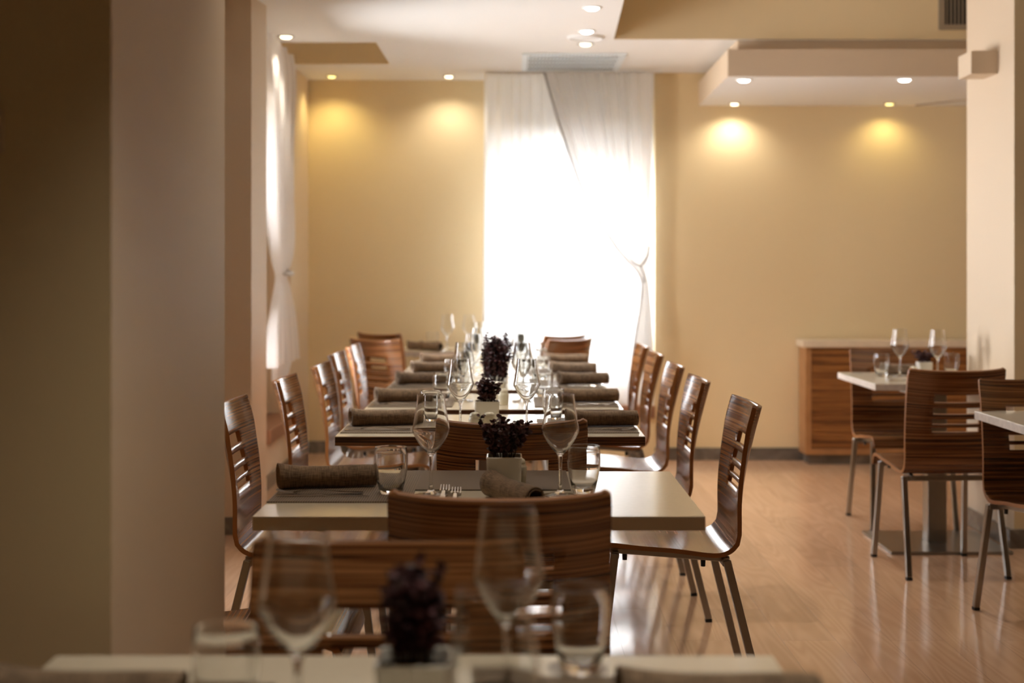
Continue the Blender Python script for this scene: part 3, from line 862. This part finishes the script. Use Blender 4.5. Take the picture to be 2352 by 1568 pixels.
def mk_knife(label):
    b = bmesh.new()
    prof = [(-.11, .007, .0), (-.10, .009, .0), (-.03, .0075, .0), (.0, .006, .0), (.01, .0085, .0), (.06, .0095, .0), (.09, .008, .0), (.108, .003, .0)]
    prev = None
    for i, (x, hw, z) in enumerate(prof):
        h = .0045 if i < 4 else .0016
        r = [b.verts.new((x, -hw, z)), b.verts.new((x, hw, z)), b.verts.new((x, hw, z+h)), b.verts.new((x, -hw, z+h))]
        if prev:
            for k in range(4): b.faces.new((prev[k], prev[(k+1) % 4], r[(k+1) % 4], r[k]))
        else: b.faces.new(list(reversed(r)))
        prev = r
    b.faces.new(prev); bmesh.ops.recalc_face_normals(b, faces=b.faces)
    return single('table_knife', b, M['chrome'], label, 'knife', 'table knives', smooth=False, bevel=.0007)
def mk_shaker(label):
    t = thing('salt_shaker', label, 'shaker', group='white ceramic shakers')
    b = bmesh.new(); lathe(b, [(0, 0), (.019, 0), (.0205, .002), (.0212, .02), (.0218, .036), (.0222, .041), (.0205, .045), (.0188, .048), (.0185, .050), (0, .050)], 32); obj('body', b, M['ceramic_cream'], t, smooth=True)
    b = bmesh.new(); lathe(b, [(0, .0502), (.0186, .0502), (.0188, .054), (.0165, .060), (.010, .0645), (0, .066)], 32); c_ = obj('cap', b, M['ceramic_cream'], t, smooth=True)
    b = bmesh.new()
    for a in range(4): lathe(b, [(0, .0652), (.0012, .0652), (.0012, .0634), (0, .0634)], 8, (.005*math.cos(a*PI/2), .005*math.sin(a*PI/2)))
    obj('hole', b, M['black'], c_)
    return t
def rrect(h, r, n=5):
    pts = []
    for cx_, cy_, a0 in ((h-r, h-r, 0), (-h+r, h-r, PI/2), (-h+r, -h+r, PI), (h-r, -h+r, 1.5*PI)):
        for k in range(n+1): a = a0 + PI/2*k/n; pts.append((cx_+r*math.cos(a), cy_+r*math.sin(a)))
    return pts
def plant(x, y, z, label, hgt=.11, wid=.065, n=26, seedv=1, stray=5, lean=0.0, potw=.043, poth=.085, leafr=.0075, rz=0, egg=False):
    rnd = random.Random(seedv)
    t = thing('potted_plant', label, 'potted plant', (x, y, z), rz, 'small purple-leaved plants in white pots')
    b = bmesh.new()
    levels = [(potw*.90, 0), (potw*.92, .003), (potw*.985, poth*.93), (potw, poth-.002), (potw-.0015, poth), (potw-.0035, poth-.001), (potw-.005, poth*.80)]
    prev = None
    for h, zz in levels:
        r = [b.verts.new((a, c_, zz)) for a, c_ in rrect(h, .008)]
        if prev:
            for k in range(len(r)): b.faces.new((prev[k], prev[(k+1) % len(r)], r[(k+1) % len(r)], r[k]))
        else: b.faces.new(list(reversed(r)))
        prev = r
    obj('pot', b, M['ceramic'], t, smooth=True).modifiers.new('b', 'EDGE_SPLIT').split_angle = math.radians(40)
    b = bmesh.new(); f = [b.verts.new((a, c_, poth*.80+.001)) for a, c_ in rrect(potw-.0055, .007)]; f2 = [b.verts.new((a, c_, poth*.80-.006)) for a, c_ in rrect(potw-.0055, .007)]
    b.faces.new(f); b.faces.new(list(reversed(f2)))
    for k in range(len(f)): b.faces.new((f[k], f2[k], f2[(k+1) % len(f)], f[(k+1) % len(f)]))
    obj('soil', b, M['soil'], t)
    st = bmesh.new(); lf = bmesh.new()
    def leaf(p, d, r):
        d = d.normalized(); up = Vector((rnd.uniform(-1, 1), rnd.uniform(-1, 1), rnd.uniform(.2, 1))).normalized()
        s_ = d.cross(up)
        if s_.length < .1: s_ = d.orthogonal()
        s_.normalize(); nn = s_.cross(d).normalized()
        ctr = p + d*r*1.05
        ring = []
        for k in range(7):
            a = 2*PI*k/7
            ring.append(lf.verts.new(ctr + d*r*1.05*math.cos(a) + s_*r*.85*math.sin(a) + nn*(.35*r*abs(math.sin(a)))))
        cv = lf.verts.new(ctr)
        for k in range(7): lf.faces.new((cv, ring[k], ring[(k+1) % 7]))
    for i in range(n+stray):
        isst = i >= n
        a = rnd.uniform(0, 2*PI); rr = math.sqrt(rnd.random())
        base = Vector((math.cos(a)*rr*potw*.6, math.sin(a)*rr*potw*.6, poth*.8))
        hh = hgt*(1-.35*rr)*rnd.uniform(.75, 1.0)
        ww = wid*rr
        if isst: ww = wid*rnd.uniform(1.0, 1.35); hh = hgt*rnd.uniform(.55, .95)
        tip = Vector((math.cos(a)*ww+lean*hh, math.sin(a)*ww, poth*.8+.2*poth+hh))
        mid = base.lerp(tip, .5) + Vector((math.cos(a), math.sin(a), 0))*-.006 + Vector((0, 0, .006))
        if egg:
            tip = Vector((math.cos(a)*ww*.4, math.sin(a)*ww*.4, tip.z)); mid = Vector((math.cos(a)*ww*1.05, math.sin(a)*ww*1.05, base.z+hh*.5))
        pts = [base.lerp(mid, k/4).lerp(mid.lerp(tip, k/4), k/4) for k in range(5)]
        tube(st, pts, [.0011, .001, .0009, .0008, .0005], 5)
        m_ = int(9*hgt/.11) + 3
        for k in range(m_):
            tt = .25 + .75*(k+rnd.random()*.5)/m_ if not isst else .45+.55*k/m_
            tt = min(tt, 1.0); q = pts[0].lerp(pts[4], tt); q = base.lerp(mid, tt).lerp(mid.lerp(tip, tt), tt)
            for w_ in range(2):
                an = rnd.uniform(0, 2*PI)
                leaf(q, Vector((math.cos(an), math.sin(an), rnd.uniform(-.3, .8))), leafr*rnd.uniform(.6, 1.15))
    obj('stems', st, M['stem'], t); obj('foliage', lf, M['leaf'], t)
    return t
TZ = TT + .0002
MZ = TZ + .0032

def wine(x, y, lab): return place('wine', mk_wine, x, y, TZ, random.uniform(0, 3), lab)
def tumb(x, y, lab): return place('tumb', mk_tumbler, x, y, TZ, random.uniform(0, 3), lab)
def nap(x, y, rz, lab, z=MZ): return place('nap', mk_napkin, x, y, z, rz, lab)
def pmat(x, y, rz, lab): return place('mat', mk_mat, x, y, TZ, rz, lab)
def fork(x, y, rz, lab, z=MZ): return place('fork', mk_fork, x, y, z, rz, lab)
def knife(x, y, rz, lab, z=MZ): return place('knife', mk_knife, x, y, z, rz, lab)
def shaker(x, y, lab): return place('shaker', mk_shaker, x, y, TZ, 0, lab)

# --- cream-edged table (A)
pmat(-0.400, 3.49, 0, 'placemat under the left napkin on the cream-edged table')
nap(X(750, 3.49), 3.49, 0.20, 'rolled napkin on the left of the cream-edged table')
knife(-.445, 3.350, .02, 'knife in front of the left napkin on the cream-edged table')
fork(-.455, 3.385, PI+.02, 'fork in front of the left napkin on the cream-edged table')
wine(X(990, 3.38), 3.38, 'left wine glass on the cream-edged table, standing before the napkin roll')
wine(X(1287, 3.38), 3.38, 'right wine glass on the cream-edged table')
tumb(X(898, 3.40), 3.40, 'left tumbler on the cream-edged table beside a napkin roll')
tumb(X(1341, 3.42), 3.42, 'right tumbler on the cream-edged table, beside the right wine glass')
pmat(-.072, 3.62, PI/2, 'placemat crossing the far edge of the cream-edged table behind the white pot')
nap(X(1178, 3.27), 3.27, -1.12, 'napkin roll lying behind the head chair on the cream-edged table', TZ)
fork(X(1018, 3.37), 3.37, PI/2, 'left fork of two standing out above the head chair back', TZ)
fork(X(1045, 3.33), 3.33, PI/2, 'right fork of two standing out above the head chair back', TZ)
plant(X(1158, 3.44), 3.44, TZ+.003, 'dark purple plant in white square pot on the cream-edged table', .110, .052, 34, 5, 8, leafr=.0070)
shaker(X(1190, 3.53), 3.55, 'white shaker half hidden behind the pot on the cream-edged table')
ITEM['shaker'].location.z = TZ+.0032
# --- dark-edged tables
def setting(k, nl, nr, wl, wr, tl, tr, cut=True):
    nm = NM[k]; y = FR[k]
    dl_ = 1747.8; 
    pmat(-0.400, y+.30, 0, 'placemat at the left side of the '+nm)
    pmat(0.253, y+.30, 0, 'placemat at the right side of the '+nm)
    if nl: nap(X(nl[0], nl[1]), nl[1], nl[2] if len(nl) > 2 else 0, 'rolled napkin at the left side of the '+nm)
    if nr: nap(X(nr[0], nr[1]), nr[1], nr[2] if len(nr) > 2 else 0, 'rolled napkin at the right side of the '+nm)
    if wl: wine(X(wl[0], wl[1]), wl[1], 'left wine glass on the '+nm)
    if wr: wine(X(wr[0], wr[1]), wr[1], 'right wine glass on the '+nm)
    if tl: tumb(X(tl[0], tl[1]), tl[1], 'left tumbler on the '+nm)
    if tr: tumb(X(tr[0], tr[1]), tr[1], 'right tumbler on the '+nm)
    if cut:
        yc = y+.13
        knife(-.445, yc, .02, 'knife at the left napkin on the '+nm)
        fork(-.44, yc+.035, PI, 'fork at the left napkin on the '+nm)
        fork(.300, yc, 0.05, 'fork nearer the table edge at the right napkin on the '+nm)
        knife(.305, yc+.034, PI-.04, 'knife beside the right napkin on the '+nm)
setting('B', (883, 4.89, .22), (1384, 4.86, .10), (1057, 4.74), (1210, 4.74), (990, 4.98), (1271, 5.05))
setting('C', (929, 5.77, .26), (1352, 5.76, .16), (1065, 5.82), (1200, 5.80), (1016, 5.84), (1249, 6.02))
setting('D', (968, 6.68, .32), (1339, 6.66, .20), (1087, 6.62), (1197, 6.62), (1040, 6.75), (1246, 6.98))
setting('E', (997, 7.43, .26), (1317, 7.40, -.06), (1099, 7.30), (1195, 7.30), (1066, 7.45), (1240, 7.66))
setting('F', (1014, 8.15, .22), (1302, 8.14, .16), (1102, 8.12), (1197, 8.12), (1075, 8.25), (1238, 8.35), cut=False)
shaker(X(1091, 4.72), 4.72, 'left white shaker of the pair in front of a potted plant')
shaker(X(1124, 4.72), 4.72, 'right white shaker of the pair in front of a potted plant')
plant(X(1119, 4.92), 4.92, TZ, 'reddish purple plant in white pot behind the two shakers', .095, .036, 26, 11, 1, 0.0, leafr=.0085)
plant(X(1137, 5.80), 5.80, TZ, 'tall bushy purple plant in white pot on the second dark-edged table', .215, .070, 64, 21, 6, 0.0, leafr=.0062, egg=True)
shaker(X(1156, 5.68), 5.66, 'white shaker before the tall bushy purple plant')
plant(X(1146, 6.75), 6.75, TZ, 'purple plant in white pot on the third dark-edged table', .13, .06, 22, 31, 4)
plant(X(1150, 7.5), 7.5, TZ, 'purple plant in white pot on the fourth dark-edged table', .12, .06, 18, 33, 3)
# --- far table by the wall
nap(X(975, 9.65), 9.65, 0, 'napkin roll lying crosswise on the far table by the back wall', TZ)
nap(X(990, 9.53), 9.51, -.95, 'napkin roll with dark open end on the far table by the wall', TZ)
tumb(X(990, 9.60), 9.78, 'tumbler behind the napkins on the far table by the back wall')
wine(X(1027, 9.45), 9.47, 'left wine glass on the far table, outlined against the tan wall')
wine(X(1077, 9.45), 9.47, 'right wine glass on the far table, near the window edge')
# --- foreground table
pmat(-.47, 1.62, 0, 'out-of-focus placemat at the left of the blurred foreground table')
nap(X(205, 1.70), 1.70, .0, 'out-of-focus napkin roll at the bottom left on the blurred foreground table')
wine(X(684, 1.615), 1.615, 'large blurred wine glass at the left front, standing before a chair')
wine(X(1168, 1.76), 1.76, 'tallest blurred wine glass in the middle foreground')
wine(X(1133, 1.30), 1.315, 'very blurred wine glass overlapping the tallest foreground glass')
tumb(X(1333, 1.90), 1.90, 'blurred tumbler in the foreground right of the tall wine glass')
tumb(X(520, 1.68), 1.68, 'blurred tumbler catching an orange gleam at the bottom left')
plant(X(950, 1.66), 1.66, TZ, 'blurred dark plant in a pot in the foreground between the wine glasses', .125, .036, 26, 41, 3, leafr=.0085)
pmat(.16, 1.70, PI/2, 'out-of-focus placemat at the right of the blurred foreground table')
nap(.245, 1.69, .0, 'out-of-focus napkin roll near the right end of the blurred foreground table')
fork(.07, 1.60, 2.4, 'blurred fork beside the foreground napkin near the bottom edge')
# --- small right table
tumb(X(2025, 7.2), 7.2, 'left tumbler on the small right table')
tumb(X(2185, 7.25), 7.25, 'right tumbler on the small right table')
wine(X(2062, 7.2), 7.16, 'left wine glass on the small right table')
wine(X(2151, 7.07), 7.05, 'right wine glass on the small right table')
nap(X(2077, 7.33), 7.33, 0, 'greyish napkin roll on the small right table', TZ)
plant(X(2128, 7.2), 7.24, TZ, 'dark plant in a small white pot on the small right table', .075, .05, 16, 51, 4, potw=.036, poth=.07)
shaker(X(2096, 7.0), 6.98, 'white shaker on the small right table before the napkin')
fork(X(2075, 6.95), 6.95, .5, 'fork catching light at the front of the small right table', TZ)
knife(X(2080, 6.9), 6.88, .4, 'knife catching light at the front of the small right table', TZ)
knife(X(1985, 7.30), 7.33, .1, 'knife by the left tumbler on the small right table', TZ)
fork(2.02, 4.98, 1.4, 'fork at the right picture edge on the pale table', TZ)

# ------------------------------------------------------------------ sideboard
t = thing('sideboard', 'wooden sideboard with a pale stone top against the right back wall', 'sideboard', (3.2, 9.5, 0))
x0, x1, y0, y1 = 1.965-3.2, 1.3, 9.52-9.5, 9.748-9.5
b = bmesh.new(); box(b, x0-.02, x1, y0-.02, y1, .786, .833); obj('stone_top', b, M['stone_top'], t, bevel=.004)
b = bmesh.new(); box(b, x0, x0+.04, y0, y1, .067, .786); box(b, x1-.04, x1, y0, y1, .067, .786); box(b, x0+.04, x1-.04, y0, y1, .067, .105); box(b, x0+.04, x1-.04, y0+.02, y1, .77, .786); box(b, x0+.04, x1-.04, y1-.02, y1, .105, .77)
obj('carcass', b, M['side_edge'], t, bevel=.002)
b0 = x0+.04
for k in range(3):
    wd = (x1-.04-b0)/3; u0 = b0+k*wd+.002; u1 = u0+wd-.004
    b = bmesh.new(); box(b, u0, u1, y0+.008, y0+.03, .107, .768)
    zz = .125
    while zz < .74: box(b, u0, u1, y0+.002, y0+.008, zz, zz+.022); zz += .034
    d_ = obj('door', b, M['side_wood'], t)
b = bmesh.new(); box(b, x0+.03, x1-.02, y0+.03, y1, 0, .067); obj('plinth', b, M['marble'], t)
# orchid half hidden by the right pier
xo = X(2236, 9.64)
t = thing('orchid', 'pink orchid on the sideboard, almost hidden behind the right pier', 'orchid', (xo+.10, 9.64, .8335))
b = bmesh.new(); lathe(b, [(0, 0), (.045, 0), (.06, .11), (.056, .112), (.05, .10), (0, .10)], 28); obj('pot', b, M['ceramic'], t, smooth=True)
b = bmesh.new()
tube(b, [(0, 0, .09), (.0, 0, .3), (-.02, 0, .48), (-.08, 0, .56)], .004); tube(b, [(0.01, 0, .09), (.03, 0, .2), (.0, 0, .27), (-.07, 0, .30)], .004); obj('stem', b, M['leafgreen'], t)
for (ox, oz) in ((-.085, .56), (-.03, .54), (.03, .50), (-.075, .30), (0, .27)):
    b = bmesh.new()
    for k in range(5):
        a = 2*PI*k/5+.3; c0 = Vector((ox+math.cos(a)*.018, -.01, oz+math.sin(a)*.018))
        ring = [b.verts.new(c0+Vector((math.cos(q)*.016, .004*math.cos(2*q), math.sin(q)*.016))) for q in [2*PI*m_/8 for m_ in range(8)]]
        cv = b.verts.new(c0+Vector((0, -.005, 0)))
        for m_ in range(8): b.faces.new((cv, ring[m_], ring[(m_+1) % 8]))
    obj('blossom', b, M['pink'], t)
b = bmesh.new()
for sx in (-1, 1):
    for k in range(6):
        pass
    tube(b, [(0, 0, .10), (sx*.05, -.01, .15), (sx*.10, -.02, .13)], [.006, .016, .003], 8)
obj('leaves', b, M['leafgreen'], t)
